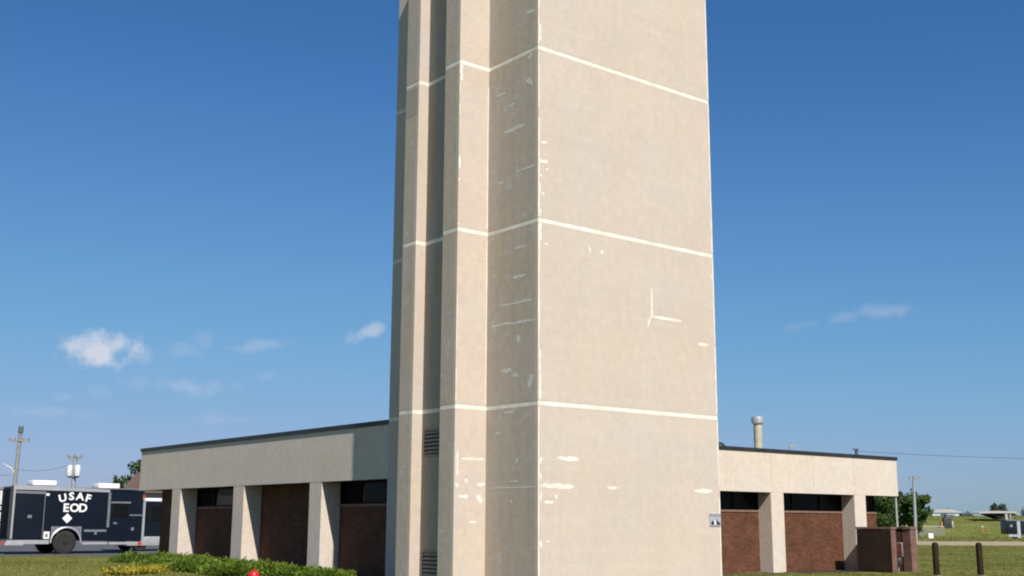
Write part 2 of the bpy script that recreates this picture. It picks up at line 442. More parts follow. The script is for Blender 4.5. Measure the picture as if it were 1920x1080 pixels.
def np_mesh(name, verts, nper, mat, parent=None):
    """verts (n*nper,3): n separate faces of nper corners"""
    n = len(verts)//nper
    me = bpy.data.meshes.new(name)
    me.vertices.add(len(verts)); me.vertices.foreach_set('co', np.asarray(verts, dtype=np.float32).ravel())
    me.loops.add(len(verts)); me.loops.foreach_set('vertex_index', np.arange(len(verts), dtype=np.int32))
    me.polygons.add(n); me.polygons.foreach_set('loop_start', np.arange(0, n*nper, nper, dtype=np.int32))
    me.update(calc_edges=True); me.validate()
    me.materials.append(mat)
    o = bpy.data.objects.new(name, me); COL.objects.link(o)
    if parent: o.parent = parent
    return o
def unit(v): return v/np.maximum(np.linalg.norm(v, axis=1, keepdims=True), 1e-9)
def leaves(c, size, rng, aspect=0.6, direction=None, spread=1.0):
    """quads (kite shaped) of given size at points c"""
    n = len(c)
    d = rng.normal(size=(n, 3))*spread
    if direction is not None: d = d + direction
    d = unit(d); t = unit(np.cross(d, rng.normal(size=(n, 3))))
    L = size*rng.uniform(.6, 1.3, (n, 1)); Wd = L*aspect
    return np.stack([c, c+d*L*.5+t*Wd*.5, c+d*L, c+d*L*.5-t*Wd*.5], 1).reshape(-1, 3)

# ------------------------------------------------------------------ ground, lot, road
def sheet(name, sv, dv, lift, mat, keep=None):
    S, Dd = np.meshgrid(sv, dv)
    Z = gz_sd(S, Dd) + lift
    X = CAMX + Dd*math.cos(YAW) + S*math.sin(YAW); Y = CAMY + Dd*math.sin(YAW) - S*math.cos(YAW)
    P = np.stack([X, Y, Z], -1).reshape(-1, 3)
    ns, nd = len(sv), len(dv)
    F = [(j*ns+i, j*ns+i+1, (j+1)*ns+i+1, (j+1)*ns+i) for j in range(nd-1) for i in range(ns-1)]
    me = bpy.data.meshes.new(name); me.from_pydata(P.tolist(), [], F); me.update()
    for p in me.polygons: p.use_smooth = True
    me.materials.append(mat)
    o = bpy.data.objects.new(name, me); COL.objects.link(o); tag(o, kind='structure')
    return o
sv = np.concatenate([np.array([-3500, -1500, -700, -300, -150, -90]), np.arange(-60, 140, 1.5), np.array([150, 180, 220, 280, 400, 700, 1500, 3500])])
dv = np.concatenate([np.array([-2000, -600, -150, -40, -10]), np.arange(0, 80, 1.0), np.arange(80, 260, 3.0), np.array([275, 300, 350, 420, 550, 800, 1300, 2200, 4000])])
sheet('ground', sv, dv, 0.0, M['lawn'])
# parking lot behind the lawn on the left: curved near edge
def lot():
    ss = np.arange(-75, 12, 1.0); rows = []
    tt = np.concatenate([np.linspace(0, 10, 11), np.linspace(12, 48, 13)])
    V = []; F = []
    for t in tt:
        for s in ss:
            d = 45.1 + 0.25*math.sin(s*.21) + max(0, s+12)*0.9 + t
            p = W(s, d); V.append((p.x, p.y, float(gz_sd(np.float64(s), np.float64(d))) + 0.006))
    n = len(ss)
    for j in range(len(tt)-1):
        for i in range(n-1):
            F.append((j*n+i, j*n+i+1, (j+1)*n+i+1, (j+1)*n+i))
    me = bpy.data.meshes.new('parking_lot'); me.from_pydata(V, [], F); me.materials.append(M['asphalt'])
    o = bpy.data.objects.new('parking_lot', me); COL.objects.link(o); tag(o, kind='structure')
lot()
sheet('road', np.arange(26, 140, 2.0), np.array([103, 107, 111, 116, 121, 126, 131]), 0.02, M['road'])

# ------------------------------------------------------------------ the tower
Wd_, V5 = 5.9214, 6.0302
TOP = 17.30
JOINTS = [4.29, 8.4726, 12.658, 16.845]
JW = 0.050
tower = thing('hose_tower', 'tall windowless beige tower with pale caulked joints and a ribbed shaft on its side', 'tower')
core = MB()
core.box((.004, .004, -.3), (Wd_-.004, V5-.004, TOP-.02)).box((-.896, 1.8765, -.3), (.1, 2.466, TOP-.02))
core.box((-.576, 2.4665, -.3), (.1, 3.649, TOP-.02)).box((-.876, 3.6497, -.3), (.1, 4.221, TOP-.02))
core.build('joint_caulk', M['caulk'], tower)
zs = [-.3] + JOINTS + [TOP]
T = .10
segs = [  # name, min corner, max corner (plan), material
    ('wall_panel', (0, 0), (Wd_, T), 'wall'), ('wall_panel', (0, T), (T, 1.8725), 'wall_smeared'),
    ('rib_panel', (-.9, 1.8725), (0, 1.8725+T), 'wall'), ('rib_panel', (-.9, 1.8725+T), (-.9+T, 2.47), 'wall_smeared'),
    ('rib_panel', (-.9+T, 2.47-T), (-.58, 2.47), 'wall'), ('shaft_panel', (-.58, 2.47), (-.58+T, 3.6457), 'recess_shade'),
    ('rib_panel', (-.88, 3.6457), (-.58, 3.6457+T), 'wall'), ('rib_panel', (-.88, 3.6457+T), (-.88+T, 4.2251), 'wall_smeared'),
    ('rib_panel', (-.88+T, 4.2251-T), (0, 4.2251), 'wall'), ('wall_panel', (0, 4.2251), (T, V5-T), 'wall'),
    ('wall_panel', (0, V5-T), (Wd_, V5), 'wall'), ('wall_panel', (Wd_-T, T), (Wd_, V5-T), 'wall')]
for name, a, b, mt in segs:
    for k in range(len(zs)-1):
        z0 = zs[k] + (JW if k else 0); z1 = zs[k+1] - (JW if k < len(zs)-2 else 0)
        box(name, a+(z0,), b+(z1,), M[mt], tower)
box('roof_cap', (.14, .14, TOP-.019), (Wd_-.14, V5-.14, TOP+.03), M['roof'], tower)
# slightly irregular repair smears of filler, 3 mm proud of the wall
NPATCH = 0
def patch(axis, plane, a0, a1, z0, z1, mat='caulk', name='caulk_patch', skew=0.0, sgn=-1):
    n = 7; lo, hi = [], []
    for i in range(n+1):
        t = i/n; a = a0+(a1-a0)*t
        e = 0.30*(z1-z0) if (a1-a0) > (z1-z0) else 0.06*(z1-z0)
        cut = 0.25*(z1-z0) if i in (0, n) and (a1-a0) > (z1-z0) else 0
        s = skew*(t-.5)
        lo.append((a+random.uniform(-.1, .1)*(a1-a0)/n, z0+random.random()*e+cut+s)); hi.append((a, z1-random.random()*e-cut+s))
    if (z1-z0) > 3*(a1-a0):       # tall: jitter the sides instead
        lo, hi = [], []
        m = 9
        for i in range(m+1):
            z = z0+(z1-z0)*i/m; j = .35*(a1-a0); x = skew*(i/m-.5)
            lo.append((a0+random.random()*j+x, z)); hi.append((a1-random.random()*j+x, z))
    global NPATCH
    NPATCH += 1
    bm = MB(); off = .0005 + .00002*NPATCH
    blob = 0.4 < (z1-z0)/(a1-a0) < 3 and name != 'grey_stain'
    def P(p, d):
        return (p[0], plane+sgn*d, p[1]) if axis == 'y' else (plane+sgn*d, p[0], p[1])
    if blob:
        ca, cz_ = (a0+a1)/2, (z0+z1)/2; m = 14; ph = random.random()*6
        ring = []
        for i in range(m):
            t = 2*math.pi*i/m; rr_ = .50+.25*math.sin(2*t+ph)+.12*math.sin(5*t+2*ph)+.26*random.random()
            ring.append((min(max(ca+(a1-a0)/2*rr_*math.cos(t), a0), a1), cz_+(z1-z0)/2*rr_*math.sin(t)))
        for p, q in zip(ring, ring[1:]+ring[:1]):
            bm.poly([P((ca, cz_), off), P(p, off), P(q, off)])
    else:
        for (l0, l1, h0, h1) in zip(lo, lo[1:], hi, hi[1:]):
            bm.poly([P(l0, off), P(l1, off), P(h1, off), P(h0, off)])
        ring = lo + hi[::-1]
    for p, q in zip(ring, ring[1:]+ring[:1]):
        bm.poly([P(p, off), P(q, off), P(q, -.002), P(p, -.002)])
    bmesh.ops.remove_doubles(bm.bm, verts=bm.bm.verts[:], dist=1e-5)
    return bm.build(name, M[mat], tower)
RP = [(0.053, 0.313, 10.28, 10.409), (0.021, 0.312, 9.838, 9.941), (0.214, 0.344, 9.68, 9.744), (0.021, 0.133, 9.449, 9.615), (0.021, 0.117, 9.104, 9.384), (0.069, 0.246, 9.069, 9.145), (0.021, 0.133, 8.52, 8.751), (0.181, 0.341, 7.888, 7.963), (1.547, 1.65, 7.884, 8.13), (1.941, 2.045, 7.89, 8.125), (3.60, 3.672, 6.60, 7.323), (5.244, 5.641, 6.074, 6.156), (5.814, 5.91, 7.838, 7.979), (0.012, 0.11, 4.36, 5.482), (0.582, 1.203, 3.028, 3.147), (0.055, 1.07, 2.408, 2.548), (2.067, 2.405, 2.433, 2.517), (5.011, 5.648, 2.408, 2.524), (0.486, 0.563, 2.141, 2.35), (0.177, 0.454, 2.08, 2.161), (0.238, 0.345, 1.234, 1.313), (0.024, 0.147, 2.941, 3.116), (0.025, 0.147, 2.077, 2.4), (0.025, 0.147, 2.56, 2.768), (0.025, 0.146, 1.111, 1.337), (0.019, 0.118, 12.845, 13.261), (0.022, 0.117, 7.996, 8.40)]
for p in RP: patch('y', 0, *p)
patch('y', 0, 3.68, 4.68, 6.58, 6.67, skew=-.02)
patch('y', 0, 3.50, 3.57, 6.36, 6.61, skew=.10)
# sealed corner arrises: thin strips with gaps
for a0, a1, z0, z1 in [(.006, .062, 5.5, 8.38), (.006, .062, 8.55, 10.9), (.006, .05, 11.2, 12.55), (.006, .05, 12.75, 14.6), (.006, .055, -.1, 4.2)]:
    patch('y', 0, a0, a1, z0, z1, name='corner_sealant')
for z0, z1 in [(4.4, 6.1), (6.2, 8.4), (8.56, 10.2), (10.3, 12.58), (12.75, 15.5), (2.6, 4.2), (.2, 2.3)]:
    patch('y', 0, Wd_-.055, Wd_-.004, z0, z1, name='corner_sealant')
BP = [(-0.703, -0.045, 3.064, 3.149), (-0.65, -0.469, 2.564, 2.66), (-0.239, -0.01, 2.49, 2.575), (-0.852, -0.777, 2.737, 3.277), (-0.888, -0.739, 2.439, 2.558), (-0.764, -0.494, 2.204, 2.299), (-0.311, -0.01, 2.092, 2.308), (-0.455, -0.258, 1.659, 1.719), (-0.895, -0.791, 12.182, 12.591), (-0.895, -0.864, 11.791, 12.102), (-0.895, -0.871, 11.288, 11.556), (-0.895, -0.834, 9.958, 10.288), (-0.895, -0.85, 9.622, 9.753), (-0.895, -0.864, 9.037, 9.128), (-0.895, -0.84, 8.53, 8.646), (-0.895, -.868, 4.4, 5.2), (-0.895, -.87, 5.6, 6.9), (-0.04, -0.006, 4.4, 8.3), (-0.04, -0.006, 8.6, 12.2)]
for p in BP: patch('y', 1.8725, *p)
AP = [(0.061, 1.72, 2.425, 2.472), (0.928, 1.732, 6.161, 6.237), (0.085, 1.027, 6.137, 6.211), (0.161, 1.432, 6.603, 6.678), (0.463, 1.273, 10.804, 10.93), (0.451, 0.843, 7.889, 7.978), (0.448, 0.937, 7.203, 7.291), (0.576, 0.828, 5.675, 5.922), (0.114, 0.47, 12.425, 12.586), (0.171, 0.468, 11.727, 12.06), (0.867, 1.174, 11.461, 11.529), (1.177, 1.596, 11.836, 11.904), (0.92, 1.314, 5.041, 5.165), (0.687, 0.919, 4.865, 5.073), (0.101, 0.438, 4.602, 4.961), (0.874, 1.205, 4.106, 4.179), (1.338, 1.497, 3.655, 3.716), (0.675, 0.808, 2.941, 3.142), (0.71, 0.996, 2.554, 2.613), (0.096, 0.475, 13.529, 13.75), (1.259, 1.465, 9.6, 9.679), (0.09, 0.756, 9.75, 9.828), (0.859, 0.993, 2.085, 2.202)]
for p in AP: patch('x', 0, *p, mat='caulk_grey', name='filler_patch')
patch('x', -.88, 3.69, 4.20, 11.79, 12.56, mat='stain', name='grey_stain')
# louvred vents in the shaft recess
for z0, z1 in ((3.26, 3.82), (0.42, 0.98), (6.9, 6.9)):
    if z1 <= z0: continue
    lv = box('louvre_vent', (-.584, 2.62, z0), (-.5805, 3.50, z1), M['dark'], tower)
    fr = MB()
    fr.box((-.612, 2.58, z0-.04), (-.5802, 2.62, z1+.04)).box((-.612, 3.50, z0-.04), (-.5802, 3.54, z1+.04))
    fr.box((-.612, 2.62, z0-.04), (-.5802, 3.50, z0)).box((-.612, 2.62, z1), (-.5802, 3.50, z1+.04))
    fr.build('vent_frame', M['louvre'], lv)
    n = 6; ps = (z1-z0)/n
    for k in range(n):
        z = z0+ps*(k+.25)
        MB().prism([(-.612, z), (-.612, z+.012), (-.586, z+.062), (-.586, z+.050)], 2.62, 3.50).build('slat', M['louvre'], lv)

# ------------------------------------------------------------------ the low building
UW, VR, VL, UR = 0.15, 7.3432, 23.0141, 24.73
HB, HC, HR = 2.7878, 4.1967, 4.3173
WU, WV = 0.77, 7.93            # brick wall planes
bld = thing('low_building', 'single storey flat-roofed building with beige fascia, square columns and brown brick bays', 'building')
FT = .14
def fascia_left(v0, v1): box('fascia_panel', (UW, v0, HB), (UW+FT, v1, HC), M['fascia'], bld)
cuts = [6.036, 7.9, 10.30, 12.30, 15.2, 17.6, 20.0, VL]
for a, b in zip(cuts, cuts[1:]): fascia_left(a+.004, b-.004)
cuts = [5.926, 9.6, 12.3, 14.6, 17.0, 19.4, 21.9, UR]
for a, b in zip(cuts, cuts[1:]):
    box('fascia_panel', (a+.004, VR, HB), (b-.004, VR+FT, HC), M['fascia'], bld)
box('fascia_panel', (UR-FT, VR+FT+.002, HB), (UR-.004, VL-FT-.002, HC), M['fascia'], bld)
box('fascia_panel', (UW+FT+.002, VL-FT, HB), (UR-.004, VL-.004, HC), M['fascia'], bld)
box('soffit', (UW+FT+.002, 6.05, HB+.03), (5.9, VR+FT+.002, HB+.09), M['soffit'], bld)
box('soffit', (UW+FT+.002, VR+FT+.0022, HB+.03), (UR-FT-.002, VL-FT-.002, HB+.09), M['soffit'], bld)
box('roof', (UW+FT+.002, 6.05, HC-.12), (5.9, VR+FT, HC-.02), M['roof'], bld)
box('roof', (UW+FT+.002, VR+FT+.002, HC-.12), (UR-FT-.002, VL-FT-.002, HC-.02), M['roof'], bld)
cp = .035
for a, b in (((UW-cp, 6.036, HC+.002), (UW+FT+.03, VL+cp, HR)), ((5.926, VR-cp, HC+.002), (UR+cp, VR+FT+.03, HR)),
             ((UR-FT-.03, VR+FT+.032, HC+.002), (UR+cp, VL+cp, HR)), ((UW+FT+.032, VL-FT-.03, HC+.002), (UR-FT-.032, VL+cp, HR))):
    box('coping', a, b, M['coping'], bld)
GL = -.3
LCOL = [(9.66, 10.34), (14.49, 15.22), (19.31, 20.01)]
RCOL = [(12.05, 12.75), (16.93, 17.63), (21.83, 22.55)]
for a, b in LCOL: box('column', (UW+.004, a, GL), (WU-.002, b, HB-.002), M['fascia'], bld)
for a, b in RCOL: box('column', (a, VR+.004, GL), (b, WV-.002, HB-.002), M['fascia'], bld)
# brick walls with a high window band
BT = 2.10
EV, EU = 22.37, 24.05
def wall_seg(axis, a, b, z1, name='brick_wall'):
    if axis == 'x': return box(name, (WU, a, GL), (WU+.3, b, z1), M['brick'], bld)
    return box(name, (a, WV, GL), (b, WV+.3, z1), M['brick'], bld)
def window(axis, a, b, nm):
    f = MB(); w = .05; z0, z1 = BT+.07, HB+.028
    def bx(p0, p1, q0, q1, d0, d1):
        if axis == 'x': f.box((WU+d0, p0, q0), (WU+d1, p1, q1))
        else: f.box((p0, WV+d0, q0), (p1, WV+d1, q1))
    bx(a, b, z0, z0+w, .06, .16); bx(a, b, z1-w, z1, .06, .16)
    bars = [a+(b-a)*k/nm for k in range(nm+1)]
    for k, p in enumerate(bars):
        p0 = p if k == 0 else p-w if k == nm else p-w/2
        bx(p0, p0+w, z0+w, z1-w, .06, .16)
    fo = f.build('window', M['bronze'], bld)
    for k in range(nm):
        p0 = bars[k]+(w if k == 0 else w/2); p1 = bars[k+1]-(w if k == nm-1 else w/2)
        g0, g1 = (WU+.10, WU+.112) if axis == 'x' else (WV+.10, WV+.112)
        if axis == 'x': box('pane', (g0, p0, z0+w), (g1, p1, z1-w), M['glass'], fo)
        else: box('pane', (p0, g0, z0+w), (p1, g1, z1-w), M['glass'], fo)
    if axis == 'x': box('sill', (WU-.03, a, BT), (WU+.3, b, BT+.07), M['sill'], bld)
    else: box('sill', (a, WV-.03, BT), (b, WV+.3, BT+.07), M['sill'], bld)
TOPB = HB+.029
L0 = 6.05
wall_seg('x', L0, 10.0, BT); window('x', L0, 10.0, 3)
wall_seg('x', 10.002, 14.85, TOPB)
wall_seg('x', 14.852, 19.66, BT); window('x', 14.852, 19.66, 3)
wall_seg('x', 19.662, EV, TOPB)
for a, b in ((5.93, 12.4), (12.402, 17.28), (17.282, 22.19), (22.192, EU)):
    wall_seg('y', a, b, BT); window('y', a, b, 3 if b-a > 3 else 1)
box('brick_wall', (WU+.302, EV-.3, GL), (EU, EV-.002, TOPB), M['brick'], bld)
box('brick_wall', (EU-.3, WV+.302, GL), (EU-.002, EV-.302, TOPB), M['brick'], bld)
box('inner_wall', (5.6, 6.05, GL), (5.8, WV+.6, TOPB), M['dark'], bld)
box('inner_wall', (1.9, 8.9, GL), (EU-.4, 9.1, TOPB), M['dark'], bld)
box('inner_wall', (1.9, 9.102, GL), (2.1, EV-.4, TOPB), M['dark'], bld)
box('inner_wall', (1.9, 6.06, GL), (2.1, 8.89, TOPB), M['dark'], bld)
MB().tube([(UR-.06, VR+.09, HB-.002), (UR-.06, VR+.09, -.2)], .045, 10).build('corner_pole', M['greywall'], bld)
# things on the roof
fl = thing('roof_flue', 'round roof flue with a wide pale cap standing on the low roof', 'flue', (19.37, 9.84, HC-.02))
MB().lathe([(.24, 0), (.24, .10), (.165, .12), (.165, 1.32)], n=24).build('shaft', M['flue'], fl)
MB().lathe([(.19, .30), (.19, .36)], n=24).build('collar', M['galv'], fl)
MB().lathe([(.17, 1.30), (.235, 1.34), (.245, 1.50), (.235, 1.575), (.17, 1.60), (.02, 1.615)], n=24).build('cap', M['fluecap'], fl)
rv = thing('roof_vent', 'small dark hooded vent on the roof edge beside the tower', 'vent', (17.4, 10.1, HC-.02))
MB().lathe([(.12, 0), (.12, .28)], n=14).build('pipe', M['coping'], rv)
MB().lathe([(.13, .26), (.27, .30), (.24, .42), (.12, .52), (.02, .54)], n=18).build('hood', M['coping'], rv)
# sign on the tower
sg = thing('wall_sign', 'small grey pictogram sign on the tower face near its corner', 'sign', (5.70, -.003, 1.62))
sg.scale = (.92, 1, .82)
MB().box((-.22, -.018, 0), (.22, 0, .37)).build('plate', M['signface'], sg)
MB().box((-.21, -.021, .285), (.21, -.0185, .355)).build('header', M['signgrey'], sg)
MB().prism([(-.17, .035), (-.06, .035), (-.065, .12), (-.115, .17), (-.165, .11)], -.021, -.0185).build('pictogram', M['signdark'], sg)
MB().prism([(.045, .035), (.185, .035), (.18, .10), (.10, .13), (.06, .21), (.035, .20)], -.021, -.0185).build('pictogram', M['signdark'], sg)
MB().box((-.03, -.021, .05), (.015, -.0185, .17)).build('pictogram', M['letter'], sg)

# ------------------------------------------------------------------ brick utility enclosure at the right end
en = thing('utility_enclosure', 'low brown brick utility enclosure open between two piers beside the last column', 'enclosure', (20.95, 5.25, 0))
H = 1.53
MB().box((0, 0, -.3), (.30, .36, H)).build('pier', M['brick_dark'], en)
MB().box((.0, 1.17, -.3), (.30, 1.45, H)).build('pier', M['brick_dark'], en)
MB().box((.06, .362, -.3), (.26, 1.168, H)).build('side_wall', M['brick_dark'], en)
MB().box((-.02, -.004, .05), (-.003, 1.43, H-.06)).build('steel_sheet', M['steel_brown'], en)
MB().box((1.22, 0, -.3), (1.60, .34, H)).build('pier', M['brick_dark'], en)
MB().box((1.30, .342, -.3), (1.60, 1.45, H)).build('side_wall', M['brick_dark'], en)
MB().box((.302, 1.2, -.3), (1.298, 1.45, H)).build('back_wall', M['brick_dark'], en)
MB().box((-.03, -.03, H+.002), (.33, 1.48, H+.07)).build('coping', M['sill'], en)
MB().box((1.19, -.03, H+.002), (1.63, 1.48, H+.07)).build('coping', M['sill'], en)
MB().box((.332, .30, H+.004), (1.188, 1.48, H+.06)).build('lid', M['post'], en)
MB().box((.34, .40, .02), (1.25, .45, H-.02)).build('inner_door', M['post'], en)
mtr = MB().box((.40, .10, .55), (.80, .38, 1.02), .02).build('meter_box', M['box_red'], en)
MB().box((.83, .16, .55), (.95, .38, 1.05), .015).build('meter_case', M['signgrey'], en)
MB().lathe([(.13, 0), (.15, .06), (.15, .22), (.10, .28)], (.72, .24, .27), 14).build('regulator', M['signdark'], en)
MB().tube([(.72, .24, -.1), (.72, .24, .28)], .03, 8).build('pipe', M['galv'], en)

# bollards
bl = thing('bollard', 'brown steel bollard in the grass, the one closer to the brick enclosure', 'bollard', (19.89, 2.85, 0), group='brown bollards in the grass')
MB().lathe([(.105, -.25), (.105, 1.02), (.095, 1.07), (.06, 1.10), (.01, 1.11)], n=20).build('post', M['post'], bl)
MB().lathe([(.16, -.02), (.16, .03), (.108, .035)], n=20).build('footing', M['slab'], bl)
b2 = copy_tree(bl); b2.location = (21.2, 2.02, 0)
b2['label'] = 'brown steel bollard in the grass, the one farther from the brick enclosure'

# dark ground sheet added along the left wing to lessen bounce light
mv = []; mf = []
vs_ = np.linspace(4.6, 20.6, 33); us_ = np.linspace(-2.4, WU-.01, 9)
for vv_ in vs_:
    for uu_ in us_:
        e_ = .25*math.sin(vv_*1.9)*(1 if uu_ < -2.2 else 0)
        mv.append((uu_+e_, vv_, gz(uu_, vv_)+.012))
for j in range(len(vs_)-1):
    for i in range(len(us_)-1):
        q = j*len(us_)+i; mf.append((q, q+1, q+len(us_)+1, q+len(us_)))
me = bpy.data.meshes.new('added_ground_sheet'); me.from_pydata(mv, [], mf); me.materials.append(M['dark_ground'])
o = bpy.data.objects.new('added_ground_sheet', me); COL.objects.link(o); tag(o, kind='structure')
mv, mf = [], []  # second dark sheet, at the foot of the right wing
us_ = np.linspace(5.9, 20.9, 31); vs_ = np.linspace(6.25, WV-.01, 6)
for vv_ in vs_:
    for uu_ in us_:
        mv.append((uu_, vv_ + (.14*math.sin(uu_*2.3) if vv_ < 6.3 else 0), gz(uu_, vv_)+.012))
for j in range(len(vs_)-1):
    for i in range(len(us_)-1):
        q = j*len(us_)+i; mf.append((q, q+1, q+len(us_)+1, q+len(us_)))
me = bpy.data.meshes.new('added_ground_sheet'); me.from_pydata(mv, [], mf); me.materials.append(M['dark_ground'])
o = bpy.data.objects.new('added_ground_sheet', me); COL.objects.link(o); tag(o, kind='structure')

# ------------------------------------------------------------------ navy trailer with lettering
TV = 28.8; TZ = .38
tr = thing('box_trailer', 'navy blue enclosed trailer with white lettering and a single large wheel in view', 'trailer', (0, TV, TZ))
def tb(name, a, b, mat, parent=tr, bev=0.0): return box(name, a, b, M[mat], parent, bev)
# z below is height above the lot
body = MB()
body.prism([(-2.62, .56), (-1.10, .56), (-1.04, .62), (-.94, .86), (-.70, 1.02), (-.46, 1.06), (-.22, 1.02), (.02, .86), (.12, .62), (.18, .52), (2.64, .47), (2.64, 2.50), (-2.62, 2.56)], .0, 2.4)
body.build('body', M['navy'], tr)
tb('rear_corner_post', (-2.70, .0, .52), (-2.622, .12, 2.64), 'signdark')
tb('roof', (-2.62, .01, 2.585), (2.62, 2.39, 2.63), 'alu_dull')
tr_rail = MB(); tr_rail.prism([(-2.62, 2.50), (1.20, 2.46), (1.20, 2.56), (-2.62, 2.68)], -.035, .06); tr_rail.build('roof_rail', M['alu'], tr)
MB().prism([(1.21, 2.52), (2.68, 2.49), (2.68, 2.545), (1.21, 2.575)], -.02, .06).build('roof_rail', M['navy'], tr)
MB().prism([(-2.55, 2.36), (-1.35, 2.34), (-1.35, 2.44), (-2.55, 2.46)], -.015, .0).build('door_header', M['alu_dull'], tr)
tb('edge_trim', (-2.615, -.03, .60), (-2.54, 0, 2.52), 'alu')
dr = tb('door', (-2.50, -.02, .62), (-1.42, -.001, 2.32), 'navy')
tb('handle', (-2.02, -.045, 1.40), (-1.86, -.021, 1.52), 'alu_dull', dr)
tb('hinge_strip', (-1.40, -.014, .62), (-1.375, -.001, 2.32), 'alu_dull', tr)
tb('trim', (1.15, -.03, 1.05), (1.25, 0, 2.455), 'alu_dull')
tb('trim', (.24, -.028, .87), (1.148, 0, .96), 'alu_dull')
tb('bracket', (.66, -.04, .76), (.76, 0, .868), 'alu_dull')
d2 = tb('cab_door', (1.30, -.02, .50), (2.06, -.001, 2.0), 'navy')
tb('window', (1.36, -.026, 1.44), (1.98, -.021, 1.94), 'glass', d2)
tb('handle', (1.42, -.045, 1.18), (1.56, -.021, 1.25), 'alu_dull', d2)
tb('drip_rail', (1.27, -.06, 2.02), (2.09, 0, 2.09), 'alu_dull')
tb('trim', (2.08, -.02, 1.52), (2.62, 0, 1.57), 'alu_dull')
tb('lock', (2.18, -.03, .92), (2.30, 0, 1.05), 'alu_dull')
tb('front_post', (2.642, -.03, .50), (2.74, .10, 2.20), 'alu')
tb('marker_lamp', (2.60, -.045, 2.22), (2.70, -.002, 2.38), 'red')
tb('marker_lamp', (2.50, -.045, .32), (2.66, -.002, .46), 'red')
tb('marker_lamp', (-2.95, -.04, .40), (-2.77, .02, .48), 'red')
tb('skirt', (-2.74, -.03, .40), (-1.12, .03, .555), 'alu')
tb('skirt', (.20, -.03, .37), (1.24, .03, .465), 'alu')
tb('skirt', (1.28, -.03, .36), (2.52, .03, .462), 'alu')
tb('step_bumper', (-2.80, -.05, .36), (-2.1, .02, .46), 'alu')
# fender: flat plate with an arched opening
fd = MB()
arch = [(-.46+.60*math.cos(a), .44+.60*math.sin(a)) for a in np.linspace(math.pi, 0, 15)]
for (x0, z0), (x1, z1) in zip(arch, arch[1:]):
    t0, t1 = 1.08, 1.08
    fd.prism([(x0, z0), (x1, z1), (x1, max(z1+.04, t1)), (x0, max(z0+.04, t0))], -.022, .0)
fd.build('fender', M['alu_dull'], tr)
lip = MB(); lip.tube([(x, -.03, z) for x, z in arch], .035, 6); lip.build('fender_lip', M['alu'], tr)
def wheel(x, y):
    w = MB().lathe([(.30, -.10), (.40, -.105), (.45, -.08), (.465, -.03), (.465, .07), (.44, .12), (.30, .12)], (x, y, .455), 36, 'Y').build('wheel', M['tyre'], tr)
    MB().lathe([(.05, -.085), (.20, -.075), (.235, -.05), (.29, -.10), (.30, -.108), (.30, -.05)], (x, y, .455), 28, 'Y').build('rim', M['rim'], w)
    MB().lathe([(.01, -.135), (.06, -.13), (.075, -.09)], (x, y, .455), 14, 'Y').build('hub', M['rim'], w)
    g = MB()
    for k in range(8):
        a = k*math.pi/4
        g.lathe([(.012, -.10), (.016, -.08)], (x+.13*math.cos(a), y, .455+.13*math.sin(a)), 6, 'Y')
    g.build('wheel_nuts', M['alu_dull'], w)
wheel(-.47, .12); wheel(-.47, 2.25)
tb('axle_box', (-.9, .3, .38), (-.05, 2.1, .52), 'dark')
tb('utility_panel', (-1.34, -.02, .60), (-1.12, 0, .88), 'white')
tb('panel_socket', (-1.28, -.026, .66), (-1.18, -.0205, .80), 'alu_dull')
tb('lamp', (-1.36, -.05, 2.28), (-1.24, 0, 2.37), 'white')
for x0, x1, z in ((-1.80, -.86, 2.69), (.84, 1.74, 2.635)):
    a_ = MB().box((x0, .35, z), (x1, 1.15, z+.20), .05).build('air_conditioner', M['white'], tr)
    MB().box((x0+.03, .38, z-.06), (x1-.03, 1.12, z-.002)).build('mount', M['signgrey'], a_)
# the hazard diamond
MB().prism([(-.46, 1.205), (-.265, 1.40), (-.46, 1.595), (-.655, 1.40)], -.012, -.002).build('placard', M['letter'], tr)
# lettering
def letter(ch, x, z, h, rot, sx=1.0):
    cu = bpy.data.curves.new('letter', 'FONT'); cu.body = ch; cu.size = h*1.38; cu.extrude = .004; cu.offset = .012
    cu.align_x = 'CENTER'; cu.resolution_u = 3
    tmp = bpy.data.objects.new('tmp', cu); COL.objects.link(tmp)
    dg = bpy.context.evaluated_depsgraph_get()
    me = bpy.data.meshes.new_from_object(tmp.evaluated_get(dg))
    bpy.data.objects.remove(tmp); me.name = 'letter'
    me.materials.clear(); me.materials.append(M['letter'])
    o = bpy.data.objects.new('letter', me); COL.objects.link(o); o.parent = tr
    o.matrix_local = Matrix.Translation((x, -.008, z)) @ Matrix.Rotation(rot, 4, 'Y') @ Matrix.Rotation(R(90), 4, 'X') @ Matrix.Diagonal((sx, 1, 1, 1))
for ch, x, z, rot in (('U', -.67, 2.065, -13), ('S', -.345, 2.135, -4), ('A', -.02, 2.135, 4), ('F', .29, 2.07, 13)):
    letter(ch, x, z, .30, R(rot), 1.12)
for ch, x in (('E', -.54), ('O', -.20), ('D', .14)):
    letter(ch, x, 1.665, .33, 0, 1.05)

